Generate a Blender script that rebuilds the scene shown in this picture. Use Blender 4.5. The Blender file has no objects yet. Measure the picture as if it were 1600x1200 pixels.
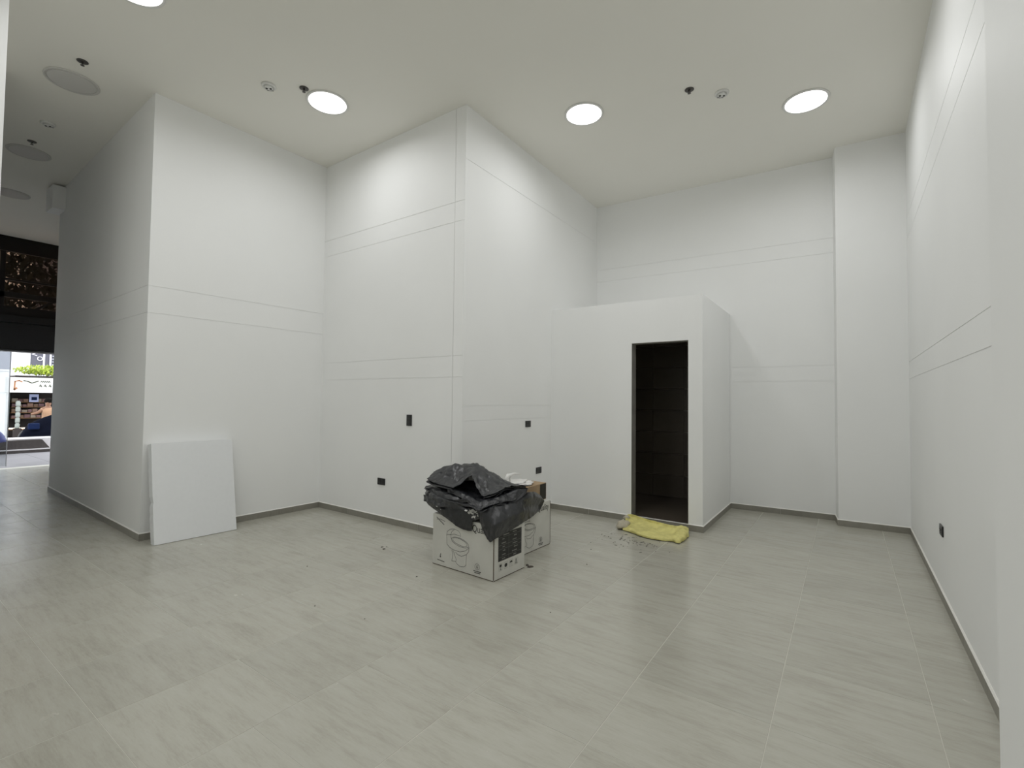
import bpy, bmesh, math, random
from mathutils import Vector, Matrix, noise
random.seed(7)
PI = math.pi
scene = bpy.context.scene
C = scene.collection
# ------------------------------------------------------------------ camera
cam = bpy.data.cameras.new('camera'); cam.sensor_width = 36.0; cam.sensor_fit = 'HORIZONTAL'
cam.lens = 745.9 / 1600 * 36.0; cam.clip_start = 0.02; cam.clip_end = 200
camo = bpy.data.objects.new('camera', cam); C.objects.link(camo)
YAW, PITCH, ROLL = 0.6107662, 0.0322677, 0.0112121
fw = Vector((-math.sin(YAW)*math.cos(PITCH), math.cos(YAW)*math.cos(PITCH), math.sin(PITCH)))
r0 = Vector((math.cos(YAW), math.sin(YAW), 0)); u0 = r0.cross(fw)
rr = r0*math.cos(ROLL) + u0*math.sin(ROLL); uu = -r0*math.sin(ROLL) + u0*math.cos(ROLL)
M4 = Matrix(((rr.x, uu.x, -fw.x, 0), (rr.y, uu.y, -fw.y, 0), (rr.z, uu.z, -fw.z, 1.4175), (0, 0, 0, 1)))
camo.matrix_world = M4
scene.camera = camo
# ------------------------------------------------------------------ world, exposure
LAMP = 9.2          # watts of each lit ceiling lamp
SKY = 3.1            # overcast daylight over the street
w = bpy.data.worlds.new('sky'); scene.world = w; w.use_nodes = True
bg = w.node_tree.nodes['Background']
bg.inputs['Color'].default_value = (0.93, 0.96, 1.0, 1); bg.inputs['Strength'].default_value = SKY
vs = scene.view_settings
vs.view_transform = 'Standard'; vs.look = 'None'; vs.exposure = 0.0; vs.gamma = 1.0; vs.use_curve_mapping = False
scene.cycles.use_denoising = True
scene.cycles.max_bounces = 14; scene.cycles.diffuse_bounces = 8; scene.cycles.transparent_max_bounces = 12
scene.cycles.sample_clamp_indirect = 6.0
H = 4.451            # ceiling height

# ------------------------------------------------------------------ helpers
class MB:
    def __init__(s): s.v = []; s.f = []
    def add(s, vs_, fs):
        o = len(s.v); s.v += [tuple(p) for p in vs_]; s.f += [tuple(i+o for i in f) for f in fs]; return s
    def box(s, x0, y0, z0, x1, y1, z1, T=None):
        vs_ = [Vector(p) for p in ((x0,y0,z0),(x1,y0,z0),(x1,y1,z0),(x0,y1,z0),(x0,y0,z1),(x1,y0,z1),(x1,y1,z1),(x0,y1,z1))]
        if T is not None: vs_ = [T @ p for p in vs_]
        return s.add(vs_, [(0,3,2,1),(4,5,6,7),(0,1,5,4),(1,2,6,5),(2,3,7,6),(3,0,4,7)])
    def bbox(s, x0, y0, z0, x1, y1, z1, b=0.004, T=None):       # bevelled box
        bm = bmesh.new(); bmesh.ops.create_cube(bm, size=1)
        for v in bm.verts: v.co = Vector(((x0+x1)/2+v.co.x*(x1-x0), (y0+y1)/2+v.co.y*(y1-y0), (z0+z1)/2+v.co.z*(z1-z0)))
        bmesh.ops.bevel(bm, geom=bm.edges[:], offset=b, segments=2, affect='EDGES', profile=0.6)
        vs_ = [v.co.copy() for v in bm.verts]
        if T is not None: vs_ = [T @ p for p in vs_]
        bm.verts.index_update(); s.add(vs_, [tuple(v.index for v in f.verts) for f in bm.faces]); bm.free(); return s
    def lathe(s, prof, n=32, c=(0,0,0)):                         # prof: (r, z) list, about z
        o = len(s.v)
        for r, z in prof:
            for k in range(n):
                a = 2*PI*k/n; s.v.append((c[0]+r*math.cos(a), c[1]+r*math.sin(a), c[2]+z))
        for i in range(len(prof)-1):
            for k in range(n):
                a, b = o+i*n+k, o+i*n+(k+1) % n
                s.f.append((a, b, b+n, a+n))
        s.f.append(tuple(o+k for k in reversed(range(n)))); s.f.append(tuple(o+(len(prof)-1)*n+k for k in range(n)))
        return s
    def tube(s, pts, r, n=8):
        pts = [Vector(p) for p in pts]; o = len(s.v)
        for i, p in enumerate(pts):
            d = (pts[min(i+1, len(pts)-1)] - pts[max(i-1, 0)]).normalized()
            a = d.orthogonal().normalized(); 
            if i == 0: ref = a
            a = (ref - d*ref.dot(d)).normalized(); ref = a; b = d.cross(a)
            rad = r[i] if isinstance(r, (list, tuple)) else r
            for k in range(n):
                t = 2*PI*k/n; s.v.append(tuple(p + (a*math.cos(t)+b*math.sin(t))*rad))
        for i in range(len(pts)-1):
            for k in range(n):
                a, b = o+i*n+k, o+i*n+(k+1) % n; s.f.append((a, b, b+n, a+n))
        s.f.append(tuple(o+k for k in reversed(range(n)))); s.f.append(tuple(o+(len(pts)-1)*n+k for k in range(n)))
        return s
    def build(s, name, mat, parent=None, smooth=False, loc=None):
        me = bpy.data.meshes.new(name); me.from_pydata(s.v, [], s.f); me.update()
        bm = bmesh.new(); bm.from_mesh(me); bmesh.ops.recalc_face_normals(bm, faces=bm.faces); bm.to_mesh(me); bm.free()
        if smooth:
            for p in me.polygons: p.use_smooth = True
        if mat: me.materials.append(mat)
        o = bpy.data.objects.new(name, me); C.objects.link(o)
        if parent: o.parent = parent
        if loc is not None: o.location = loc
        return o
def tag(o, label=None, cat=None, group=None, kind=None):
    if label: o['label'] = label
    if cat: o['category'] = cat
    if group: o['group'] = group
    if kind: o['kind'] = kind
    return o
def empty(name, loc=(0,0,0), rz=0, label=None, cat=None, group=None, kind=None):
    o = bpy.data.objects.new(name, None); o.empty_display_size = 0.05; C.objects.link(o)
    o.location = loc; o.rotation_euler = (0, 0, rz); return tag(o, label, cat, group, kind)
def copy_tree(o, parent=None):
    c = o.copy(); C.objects.link(c)
    if parent: c.parent = parent
    for ch in [x for x in bpy.data.objects if x.parent == o]: copy_tree(ch, c)
    return c

# ------------------------------------------------------------------ materials
BUMPD = {'black_plastic_sheeting': 0.016}
def mat(name, col, rough=0.6, spec=0.5, metal=0.0, emit=0, var=0.0, vscale=6.0, bump=0.0, bscale=40.0, trans=0.0):
    m = bpy.data.materials.new(name); m.use_nodes = True; nt = m.node_tree; b = nt.nodes['Principled BSDF']
    b.inputs['Base Color'].default_value = (*col, 1); b.inputs['Roughness'].default_value = rough
    b.inputs['Specular IOR Level'].default_value = spec; b.inputs['Metallic'].default_value = metal
    if trans: b.inputs['Transmission Weight'].default_value = trans
    if emit: b.inputs['Emission Color'].default_value = (*col, 1); b.inputs['Emission Strength'].default_value = emit
    tc = nt.nodes.new('ShaderNodeTexCoord')
    if var:
        n = nt.nodes.new('ShaderNodeTexNoise'); n.inputs['Scale'].default_value = vscale; n.inputs['Detail'].default_value = 5
        nt.links.new(tc.outputs['Object'], n.inputs['Vector'])
        r = nt.nodes.new('ShaderNodeValToRGB')
        r.color_ramp.elements[0].position = 0.3; r.color_ramp.elements[1].position = 0.7
        r.color_ramp.elements[0].color = (*[max(0, c*(1-var)) for c in col], 1); r.color_ramp.elements[1].color = (*[min(1, c*(1+var)) for c in col], 1)
        nt.links.new(n.outputs['Fac'], r.inputs['Fac']); nt.links.new(r.outputs['Color'], b.inputs['Base Color'])
    if bump:
        n2 = nt.nodes.new('ShaderNodeTexNoise'); n2.inputs['Scale'].default_value = bscale; n2.inputs['Detail'].default_value = 4
        nt.links.new(tc.outputs['Object'], n2.inputs['Vector'])
        bp = nt.nodes.new('ShaderNodeBump'); bp.inputs['Strength'].default_value = bump; bp.inputs['Distance'].default_value = BUMPD.get(name, 0.004)
        nt.links.new(n2.outputs['Fac'], bp.inputs['Height']); nt.links.new(bp.outputs['Normal'], b.inputs['Normal'])
    return m
def tile_mat(name, lo, mid, hi, rough=0.32):
    m = bpy.data.materials.new(name); m.use_nodes = True; nt = m.node_tree; N = nt.nodes; L = nt.links; b = N['Principled BSDF']
    tc = N.new('ShaderNodeTexCoord'); oi = N.new('ShaderNodeObjectInfo')
    mul = N.new('ShaderNodeMath'); mul.operation = 'MULTIPLY'; mul.inputs[1].default_value = 37.0
    L.new(oi.outputs['Random'], mul.inputs[0])
    cb = N.new('ShaderNodeCombineXYZ'); L.new(mul.outputs[0], cb.inputs[0]); L.new(mul.outputs[0], cb.inputs[2])
    ad = N.new('ShaderNodeVectorMath'); ad.operation = 'ADD'; L.new(tc.outputs['Object'], ad.inputs[0]); L.new(cb.outputs[0], ad.inputs[1])
    def nz(sc, scale, detail, rgh=0.6):
        mp = N.new('ShaderNodeMapping'); mp.inputs['Scale'].default_value = sc; L.new(ad.outputs[0], mp.inputs['Vector'])
        n = N.new('ShaderNodeTexNoise'); n.inputs['Scale'].default_value = scale; n.inputs['Detail'].default_value = detail; n.inputs['Roughness'].default_value = rgh
        L.new(mp.outputs[0], n.inputs['Vector']); return n
    streak = nz((0.9, 6.5, 1), 3.6, 8, 0.66); cloud = nz((1, 1.5, 1), 2.6, 5); fine = nz((2.2, 14, 1), 11.0, 4)
    a1 = N.new('ShaderNodeMath'); a1.operation = 'MULTIPLY_ADD'; a1.inputs[1].default_value = 0.50; L.new(streak.outputs['Fac'], a1.inputs[0])
    a2 = N.new('ShaderNodeMath'); a2.operation = 'MULTIPLY_ADD'; a2.inputs[1].default_value = 0.28; a2.inputs[2].default_value = 0.0; L.new(cloud.outputs['Fac'], a2.inputs[0]); L.new(a2.outputs[0], a1.inputs[2])
    a3 = N.new('ShaderNodeMath'); a3.operation = 'MULTIPLY_ADD'; a3.inputs[1].default_value = 0.22; L.new(fine.outputs['Fac'], a3.inputs[0]); L.new(a1.outputs[0], a3.inputs[2])
    r = N.new('ShaderNodeValToRGB'); e = r.color_ramp.elements
    e[0].position = 0.33; e[0].color = (*lo, 1); e[1].position = 0.70; e[1].color = (*hi, 1)
    k = e.new(0.50); k.color = (*mid, 1)
    L.new(a3.outputs[0], r.inputs['Fac'])
    hs = N.new('ShaderNodeHueSaturation'); L.new(r.outputs['Color'], hs.inputs['Color'])
    mr = N.new('ShaderNodeMapRange'); mr.inputs['To Min'].default_value = 0.965; mr.inputs['To Max'].default_value = 1.035
    L.new(oi.outputs['Random'], mr.inputs['Value']); L.new(mr.outputs[0], hs.inputs['Value'])
    L.new(hs.outputs['Color'], b.inputs['Base Color'])
    rm = N.new('ShaderNodeMapRange'); rm.inputs['To Min'].default_value = rough-0.06; rm.inputs['To Max'].default_value = rough+0.1
    L.new(cloud.outputs['Fac'], rm.inputs['Value']); L.new(rm.outputs[0], b.inputs['Roughness'])
    bp = N.new('ShaderNodeBump'); bp.inputs['Strength'].default_value = 0.12; bp.inputs['Distance'].default_value = 0.003
    L.new(a3.outputs[0], bp.inputs['Height']); L.new(bp.outputs['Normal'], b.inputs['Normal'])
    b.inputs['Specular IOR Level'].default_value = 0.65
    return m
WALL = mat('white_wall_paint', (0.86, 0.866, 0.86), 0.55, 0.35, var=0.012, vscale=1.3, bump=0.06, bscale=90)
CEIL = mat('white_ceiling_paint', (0.84, 0.828, 0.775), 0.8, 0.2, var=0.01, vscale=1.0)
FLOORT = tile_mat('grey_floor_tile', (0.350, 0.337, 0.285), (0.432, 0.422, 0.365), (0.478, 0.473, 0.422), 0.22)
BASET = tile_mat('grey_skirting_tile', (0.20, 0.19, 0.16), (0.25, 0.24, 0.205), (0.29, 0.28, 0.245), 0.45)
GROUT = mat('pale_grout', (0.56, 0.55, 0.49), 0.8)
BEAD = mat('white_sealant', (0.82, 0.81, 0.77), 0.5)
BATHT = mat('brown_bathroom_tile', (0.085, 0.07, 0.055), 0.35, var=0.15, vscale=3)
REVEAL = mat('bare_grey_reveal', (0.27, 0.26, 0.235), 0.6, var=0.15, vscale=9)
BLACKP = mat('black_switch_plastic', (0.012, 0.012, 0.012), 0.35)
HOLE = mat('dark_socket_hole', (0.004, 0.004, 0.004), 0.6)
WHITEP = mat('white_plastic', (0.72, 0.72, 0.70), 0.4)
DIFF = mat('unlit_lamp_diffuser', (0.60, 0.59, 0.565), 0.45)
LIT = mat('lit_lamp_diffuser', (1.0, 0.985, 0.965), 0.5, emit=3.0)
METAL = mat('dull_sprinkler_metal', (0.10, 0.095, 0.09), 0.35, metal=0.8)
FOAM = mat('white_foam', (0.80, 0.815, 0.83), 0.7, 0.2, var=0.01, vscale=30, bump=0.1, bscale=160)
CARDW = mat('white_printed_cardboard', (0.60, 0.595, 0.55), 0.6, 0.3, var=0.05, vscale=5)
CARDB = mat('brown_cardboard', (0.36, 0.26, 0.16), 0.75, 0.2, var=0.08, vscale=12)
CARDE = mat('brown_cardboard_edge', (0.10, 0.075, 0.05), 0.8, 0.2)
INK = mat('black_print_ink', (0.015, 0.015, 0.014), 0.5)
INKG = mat('grey_print_ink', (0.09, 0.09, 0.088), 0.6)
PALEINK = mat('pale_print', (0.22, 0.22, 0.20), 0.6)
TARP = mat('black_plastic_sheeting', (0.016, 0.017, 0.020), 0.30, 0.6, var=0.25, vscale=7, bump=0.7, bscale=10)
SCUFF = mat('white_plaster_scuff', (0.62, 0.62, 0.60), 0.8)
RAGM = mat('yellow_cloth', (0.68, 0.63, 0.25), 0.9, 0.1, var=0.12, vscale=14, bump=0.5, bscale=70)
RAGW = mat('dirty_cream_cloth', (0.50, 0.46, 0.36), 0.9, 0.1, var=0.12, vscale=30, bump=0.6, bscale=60)
BAGW = mat('white_plastic_film', (0.78, 0.77, 0.75), 0.35, 0.5, bump=0.4, bscale=50)
DIRT = mat('dark_plaster_crumb', (0.07, 0.06, 0.05), 0.9)
# ------------------------------------------------------------------ room shell
# plan of the room, walked with the interior on the right-hand side
PLAN = [(-13.2, 3.2), (-9.592, 3.2), (-9.592, 1.885), (-5.646, 1.774), (-5.600, 3.673), (-3.176, 3.664),
        (-3.194, 6.852), (-0.113, 7.015), (-0.085, 6.749), (0.569, 6.799), (0.553, 2.1), (0.378, 2.1), (0.378, -2.6), (-6.45, -2.6), (-6.45, 0.815), (-13.2, 0.815)]
def offset(poly, d):
    """each corner pushed d to the left of the walk, mitred"""
    out = []; n = len(poly)
    for i, p in enumerate(poly):
        p = Vector(p); a = Vector(poly[i-1]) if i > 0 else None; b = Vector(poly[i+1]) if i < n-1 else None
        def nrm(u, v): t = (v-u).normalized(); return Vector((-t.y, t.x))
        if a is None: out.append(p + nrm(p, b)*d); continue
        if b is None: out.append(p + nrm(a, p)*d); continue
        n1, n2 = nrm(a, p), nrm(p, b); m = (n1+n2); m = m / max(0.2, m.dot(n1)); out.append(p + m*d)
    return out
T = 0.12
_off = {}
def off(d):
    if d not in _off: _off[d] = offset(PLAN, d)
    return _off[d]
def wall(i, name, grooves=(), z0=0.0, z1=H, m=WALL, depth=0.004, half=0.0033):
    prof = [(z0, 0.0)]
    for g in sorted(grooves): prof += [(g-half, 0.0), (g-half, depth), (g+half, depth), (g+half, 0.0)]
    prof.append((z1, 0.0))
    mb = MB(); A = []; B = []
    for z, d in prof:
        A.append((*off(d)[i], z)); B.append((*off(d)[i+1], z))
    n = len(prof); bA, bB = off(T)[i], off(T)[i+1]
    vs_ = A + B + [(*bA, z0), (*bA, z1), (*bB, z0), (*bB, z1)]
    k = 2*n; fs = [(j, n+j, n+j+1, j+1) for j in range(n-1)]
    fs += [(k, k+1, k+3, k+2), (0, k, k+2, n), (n-1, 2*n-1, k+3, k+1), tuple(range(n)) + (k+1, k), tuple(range(2*n-1, n-1, -1)) + (k+2, k+3)]
    o = mb.add(vs_, fs).build(name, m); return tag(o, kind='structure')
for i, nm, gr in [(0, 'wall_recess', ()), (1, 'wall_recess_side', ()), (2, 'wall_corridor_right', (2.24, 2.51)), (3, 'wall_left', (2.237, 2.506)),
                  (5, 'wall_inner', (1.19, 1.346, 3.89)), (6, 'wall_back', (1.685, 1.878, 3.265, 3.45)), (7, 'wall_pilaster_side', ()), (8, 'wall_pilaster', ()),
                  (9, 'wall_right', (1.69, 1.876, 3.235, 3.47)), (10, 'wall_column_side', ()), (11, 'wall_column', ()), (12, 'wall_front', ()), (13, 'wall_entry', ()), (14, 'wall_corridor_left', ())]:
    wall(i, nm, gr)
# the middle wall has a vertical joint near its free corner: two leaves with a 4 mm gap over a backing
def leaf(name, f0, f1, grooves):
    prof = [(0.0, 0.0)]
    for g in grooves: prof += [(g-.0033, 0.0), (g-.0033, .004), (g+.0033, .004), (g+.0033, 0.0)]
    prof.append((H, 0.0)); mb = MB(); A = []; B = []
    for z, d in prof:
        a, b = off(d)[4], off(d)[5]
        A.append((*(a.lerp(b, f0)), z)); B.append((*(a.lerp(b, f1)), z))
    n = len(prof); a, b = off(T)[4], off(T)[5]; ba, bb = a.lerp(b, f0), a.lerp(b, f1)
    vs_ = A + B + [(*ba, 0), (*ba, H), (*bb, 0), (*bb, H)]; k = 2*n
    fs = [(j, n+j, n+j+1, j+1) for j in range(n-1)] + [(k, k+1, k+3, k+2), (0, k, k+2, n), (n-1, 2*n-1, k+3, k+1), tuple(range(n)) + (k+1, k), tuple(range(2*n-1, n-1, -1)) + (k+2, k+3)]
    return mb.add(vs_, fs).build(name, WALL)
wm = empty('wall_middle', kind='structure')
leaf('panel', 0.0, 0.94325, (1.64, 1.858, 3.252, 3.46)).parent = wm
leaf('panel', 0.9442, 1.0, (1.64, 1.858, 3.252, 3.46)).parent = wm

tag(MB().bbox(-5.00, 0.40, 0.0, -4.90, 0.648, H, b=.003).build('wall_pier', WALL), kind='structure')
tag(MB().bbox(-12.115, 2.384, 0.0, -12.05, 3.2, H, b=.002).build('wall_entrance', WALL), kind='structure')
ce = MB().box(-13.35, -2.75, H, 0.72, 7.2, H+0.1).build('ceiling', CEIL); tag(ce, kind='structure')
fl = empty('floor', kind='structure')
MB().box(-13.2, -2.75, -0.12, 0.72, 7.2, -0.0009).build('grout_bed', GROUT, fl)
# floor tiles, 60 x 60 cm, each with its own edges; the joints stand 2 mm deep
PX, PY, G = 0.6035, 0.592, 0.0034
tm = MB().bbox(-(PX-G)/2, -(PY-G*.6)/2, -0.0095, (PX-G)/2, (PY-G*.6)/2, 0.0, b=0.0005)
tile_me = None
def inside(x, y):
    c = False; n = len(PLAN)
    for i in range(n):
        x1, y1 = PLAN[i]; x2, y2 = PLAN[(i+1) % n]
        if (y1 > y) != (y2 > y) and x < (x2-x1)*(y-y1)/(y2-y1)+x1: c = not c
    return c
nt_ = 0
for i in range(-22, 1):
    cx = 0.318 + PX*(i+0.5)
    y0 = 1.833 if i >= -3 else (1.087 if i == -4 else 1.310)
    for j in range(-8, 11):
        cy = y0 + PY*(j+0.5)
        if cx < -13.2+PX*0.45: continue
        if not any(inside(cx+a, cy+b) for a in (-PX*.46, 0, PX*.46) for b in (-PY*.46, 0, PY*.46)): continue
        d = (Vector((cx, cy, 0))-Vector((0, 0, 1.4175)))
        if d.dot(fw) < -0.3 and nt_ > 0: continue              # nothing of the floor behind the photographer is in the picture
        if cy < -0.6: continue
        if tile_me is None:
            o = tm.build('tile', FLOORT, fl); tile_me = o.data
        else:
            o = bpy.data.objects.new('tile', tile_me); C.objects.link(o); o.parent = fl
        o.location = (cx, cy, 0)
        nt_ += 1
print('tiles', nt_)

# cubicle (washroom) with its door opening
CB = 2.60; yF = 5.455; tF = 0.13; xL, xR_ = -2.087, -1.432; DH = 2.10
c0 = MB()
c0.box(-3.187, yF, 0, xL, yF+tF, CB); c0.box(xR_, yF, 0, -1.282, yF+tF, CB); c0.box(xL, yF, DH, xR_, yF+tF, CB)
tag(c0.build('wall_cubicle_front', WALL), kind='structure')
tag(MB().box(-1.402, yF+tF, 0, -1.282, 6.945, CB).build('wall_cubicle_side', WALL), kind='structure')
tag(MB().box(-3.187, yF+tF, CB-0.1, -1.402, 6.85, CB).build('ceiling_cubicle', WALL), kind='structure')
fb = MB().box(-3.187, yF+0.012, -0.002, -1.402, 6.86, 0.068); tag(fb.build('floor_washroom', BATHT), kind='structure')
d1 = empty('door_1', kind='structure')
MB().box(xL, yF+0.004, 0.068, xL+0.006, yF+tF, DH).build('reveal', REVEAL, d1)
MB().box(xR_-0.006, yF+0.004, 0.068, xR_, yF+tF, DH).build('reveal', REVEAL, d1)
MB().box(xL+0.006, yF+0.004, DH-0.006, xR_-0.006, yF+tF, DH).build('reveal', REVEAL, d1)
MB().box(xL, yF, 0.0, xR_, yF+0.012, 0.064).build('threshold_tile', BASET, d1)
MB().box(xL, yF-0.004, 0.064, xR_, yF+0.012, 0.0715).build('sealant_line', BEAD, d1)
# tiled lining of the washroom, dark behind the opening
def lining(name, p0, p1, nrm, zt=2.5):
    p0, p1, nrm = Vector(p0), Vector(p1), Vector(nrm); Ln = (p1-p0).length; u = (p1-p0).normalized(); e = empty(name, kind='structure')
    nx = max(1, round(Ln/0.45)); nz_ = 8; wx = Ln/nx; wz = (zt-0.07)/nz_; me = None
    for a in range(nx):
        for b in range(nz_):
            Tm = Matrix(((u.x, nrm.x, 0, p0.x+u.x*wx*(a+.5)), (u.y, nrm.y, 0, p0.y+u.y*wx*(a+.5)), (0, 0, 1, 0.07+wz*(b+.5)), (0, 0, 0, 1)))
            if me is None:
                o = MB().bbox(-wx/2+.0015, -.001, -wz/2+.0015, wx/2-.0015, .008, wz/2-.0015, b=.001).build('tile', BATHT, e); me = o.data
            else:
                o = bpy.data.objects.new('tile', me); C.objects.link(o); o.parent = e
            o.matrix_world = Tm
lining('wall_washroom_back', (-3.17, 6.835), (-1.41, 6.835), (0, -1))
lining('wall_washroom_left', (-3.178, 5.60), (-3.178, 6.82), (1, 0))
lining('wall_washroom_right', (-1.404, 5.60), (-1.404, 6.82), (-1, 0))

# skirting of cut tiles with a white bead along the top
def skirting(name, pts, i, close_a=True):
    """segment i of polyline pts (interior on the right): tiles proud of the wall by 9 mm"""
    d_ = offset(pts, -0.009); d2 = offset(pts, -0.0105); b_ = offset(pts, -0.0005)
    A, B, a, b = d_[i], d_[i+1], b_[i], b_[i+1]; Ln = (B-A).length; n = max(1, round(Ln/0.60))
    e = empty(name, kind='structure')
    hgt = 0.067
    for k in range(n):
        f0, f1 = k/n, (k+1)/n; g = 0.0012/Ln
        s0 = f0+(g if k else 0); s1 = f1-(g if k < n-1 else 0)
        q = [A.lerp(B, s0), A.lerp(B, s1), a.lerp(b, s1), a.lerp(b, s0)]
        MB().add([(*p, 0.0004) for p in q] + [(*p, hgt) for p in q], [(0,3,2,1),(4,5,6,7),(0,1,5,4),(1,2,6,5),(2,3,7,6),(3,0,4,7)]).build('tile', BASET, e)
    q = [d2[i], d2[i+1], b, a]
    q2 = [b_[i].lerp(d2[i], .35), b_[i+1].lerp(d2[i+1], .35), b, a]
    MB().add([(*p, hgt) for p in q] + [(*p, hgt+0.009) for p in q2], [(0,3,2,1),(4,5,6,7),(0,1,5,4),(1,2,6,5),(2,3,7,6),(3,0,4,7)]).build('sealant_bead', BEAD, e)
S1 = [(-9.592, 3.2), (-9.592, 1.885), (-5.646, 1.774), (-5.600, 3.673), (-3.176, 3.664), (-3.186, yF), (xL, yF)]
for i, nm in enumerate(['baseboard_recess', 'baseboard_corridor', 'baseboard_left', 'baseboard_middle', 'baseboard_inner', 'baseboard_cubicle']): skirting(nm, S1, i)
S2 = [(xR_, yF), (-1.282, yF), (-1.282, 6.952), (-0.113, 7.015), (-0.085, 6.749), (0.569, 6.799), (0.553, 2.1)]
for i, nm in enumerate(['baseboard_door_side', 'baseboard_cubicle_side', 'baseboard_back', 'baseboard_pilaster_side', 'baseboard_pilaster', 'baseboard_right']): skirting(nm, S2, i)
S3 = [(-12.115, 2.384), (-12.05, 2.384), (-12.05, 3.0)]
for i, nm in enumerate(['baseboard_entrance', 'baseboard_entrance_return']): skirting(nm, S3, i)

# boxed-in beam end at the top of the corridor wall
bo = MB().box(-9.60, 1.732, 4.085, -9.251, 1.874, 4.42).build('trim_1', WALL); tag(bo, kind='structure')

# ------------------------------------------------------------------ street front at the far end of the corridor
BLK = mat('black_painted_steel', (0.008, 0.008, 0.009), 0.45, 0.4)
FRM = mat('dark_brown_window_frame', (0.012, 0.010, 0.009), 0.5, 0.3)
TINT = bpy.data.materials.new('smoked_glass'); TINT.use_nodes = True
_n = TINT.node_tree; _n.nodes.remove(_n.nodes['Principled BSDF'])
_t = _n.nodes.new('ShaderNodeBsdfTransparent'); _t.inputs['Color'].default_value = (0.42, 0.34, 0.28, 1)
_g = _n.nodes.new('ShaderNodeBsdfGlossy'); _g.inputs['Roughness'].default_value = 0.02
_m = _n.nodes.new('ShaderNodeMixShader'); _m.inputs[0].default_value = 0.03
_n.links.new(_t.outputs[0], _m.inputs[1]); _n.links.new(_g.outputs[0], _m.inputs[2]); _n.links.new(_m.outputs[0], _n.nodes['Material Output'].inputs[0])
CLEAR = TINT.copy(); CLEAR.name = 'clear_door_glass'
for nn in CLEAR.node_tree.nodes:
    if nn.type == 'BSDF_TRANSPARENT': nn.inputs['Color'].default_value = (0.86, 0.88, 0.89, 1)
    if nn.type == 'MIX_SHADER': nn.inputs[0].default_value = 0.06
XF = -13.2; YA, YB = 0.65, 3.2
w1 = empty('window_1', (XF, 0, 0), kind='structure')
def fb_(name, y0, z0, y1, z1, x0=-0.05, x1=0.03, m=FRM): return MB().bbox(x0, y0, z0, x1, y1, z1, b=0.004).build(name, m, w1)
fb_('top_beam', YA, 4.16, YB, H-0.002, -0.06, 0.05)
fb_('bottom_beam', YA, 2.93, YB, 3.10, -0.06, 0.05)
fb_('transom_bar', YA, 3.605, YB, 3.645); fb_('transom_bar', YA, 3.275, YB, 3.38)
for y in (1.78, 2.60): fb_('mullion', y, 3.10, y+0.075, 4.16)
for (z0, z1) in ((3.10, 3.275), (3.38, 3.605), (3.645, 4.16)):
    for (y0, y1) in ((YA, 1.78), (1.855, 2.60), (2.675, YB)):
        MB().box(-0.014, y0, z0, -0.008, y1, z1).build('pane', TINT, w1)
br = MB().box(-0.02, -0.2, -0.022, 0.02, 0.2, 0.022, Matrix.Translation((0, 2.42, 3.19)) @ Matrix.Rotation(math.radians(38), 4, 'X')).build('brace', FRM, w1)
t2 = empty('trim_2', (XF, 0, 0), kind='structure')
MB().bbox(-0.22, YA, 2.79, 0.10, YB, 2.93, b=0.004).build('housing_top', BLK, t2)
MB().bbox(-0.20, YA, 2.27, 0.06, YB, 2.785, b=0.006).build('housing_panel', BLK, t2)
MB().bbox(-0.20, YA, 2.235, 0.08, YB, 2.262, b=0.004).build('edge_rail', mat('dull_aluminium', (0.12, 0.12, 0.125), 0.4, metal=0.7), t2)
dj = empty('door_2', (XF, 0, 0), kind='structure')
MB().box(-0.066, 0.70, 0.03, -0.056, 1.985, 2.23).build('pane', CLEAR, dj)
MB().bbox(-0.068, 1.985, 0.02, -0.054, 1.996, 2.23, b=0.002).build('door_edge', mat('brushed_edge', (0.4, 0.4, 0.42), 0.4), dj)
# ------------------------------------------------------------------ ceiling fittings
def round_lamp(x, y, lit, label, group):
    e = empty('ceiling_lamp', (x, y, H), 0, label, 'lamp', group)
    MB().lathe([(0.205, 0.0), (0.207, -0.006), (0.203, -0.012), (0.193, -0.014), (0.190, -0.010)], 48).build('rim', WHITEP if lit else DIFF, e, smooth=True)
    MB().lathe([(0.189, -0.009), (0.170, -0.0125), (0.08, -0.0135)], 48).build('diffuser', LIT if lit else DIFF, e, smooth=True)
    if lit:
        ld = bpy.data.lights.new('lamp_light', 'AREA'); ld.shape = 'DISK'; ld.size = 0.34; ld.energy = LAMP; ld.spread = math.radians(169); ld.color = (0.985, 0.993, 1.0)
        lo = bpy.data.objects.new('light_source', ld); C.objects.link(lo); lo.parent = e; lo.location = (0, 0, -0.0165)
    return e
LG = 'round flush ceiling lamps'
round_lamp(-4.295, 1.185, True, 'lit round ceiling lamp cut off by the top edge, at the mouth of the corridor', LG)
round_lamp(-4.343, 2.84, True, 'lit round ceiling lamp in front of the left wall, beside a sprinkler', LG)
round_lamp(-2.249, 4.487, True, 'lit round ceiling lamp right of the white corner, with no fitting close to it', LG)
round_lamp(-0.305, 5.535, True, 'lit round ceiling lamp nearest the right wall, beside a smoke detector', LG)
for x, y, wh in ((-2.30, 2.35, 'before the white corner'), (-0.32, 3.70, 'over the right wall socket'), (-0.32, 1.60, 'beside the right column'), (-2.30, 0.45, 'over the middle of the front floor'), (-2.3, -1.5, 'behind the photographer, on the left'), (-0.5, -1.0, "behind the photographer, on the right"), (-5.5, -1.5, "beside the corridor mouth")):  # unseen lamps added to fill the room, the last to brighten the corridor
    round_lamp(x, y, True, 'unseen round ceiling lamp added to light the room, ' + wh, 'unseen ceiling lamps added for light')
round_lamp(-6.116, 1.249, False, 'unlit round ceiling lamp in the corridor, nearest and largest of the dark discs', LG)
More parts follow.
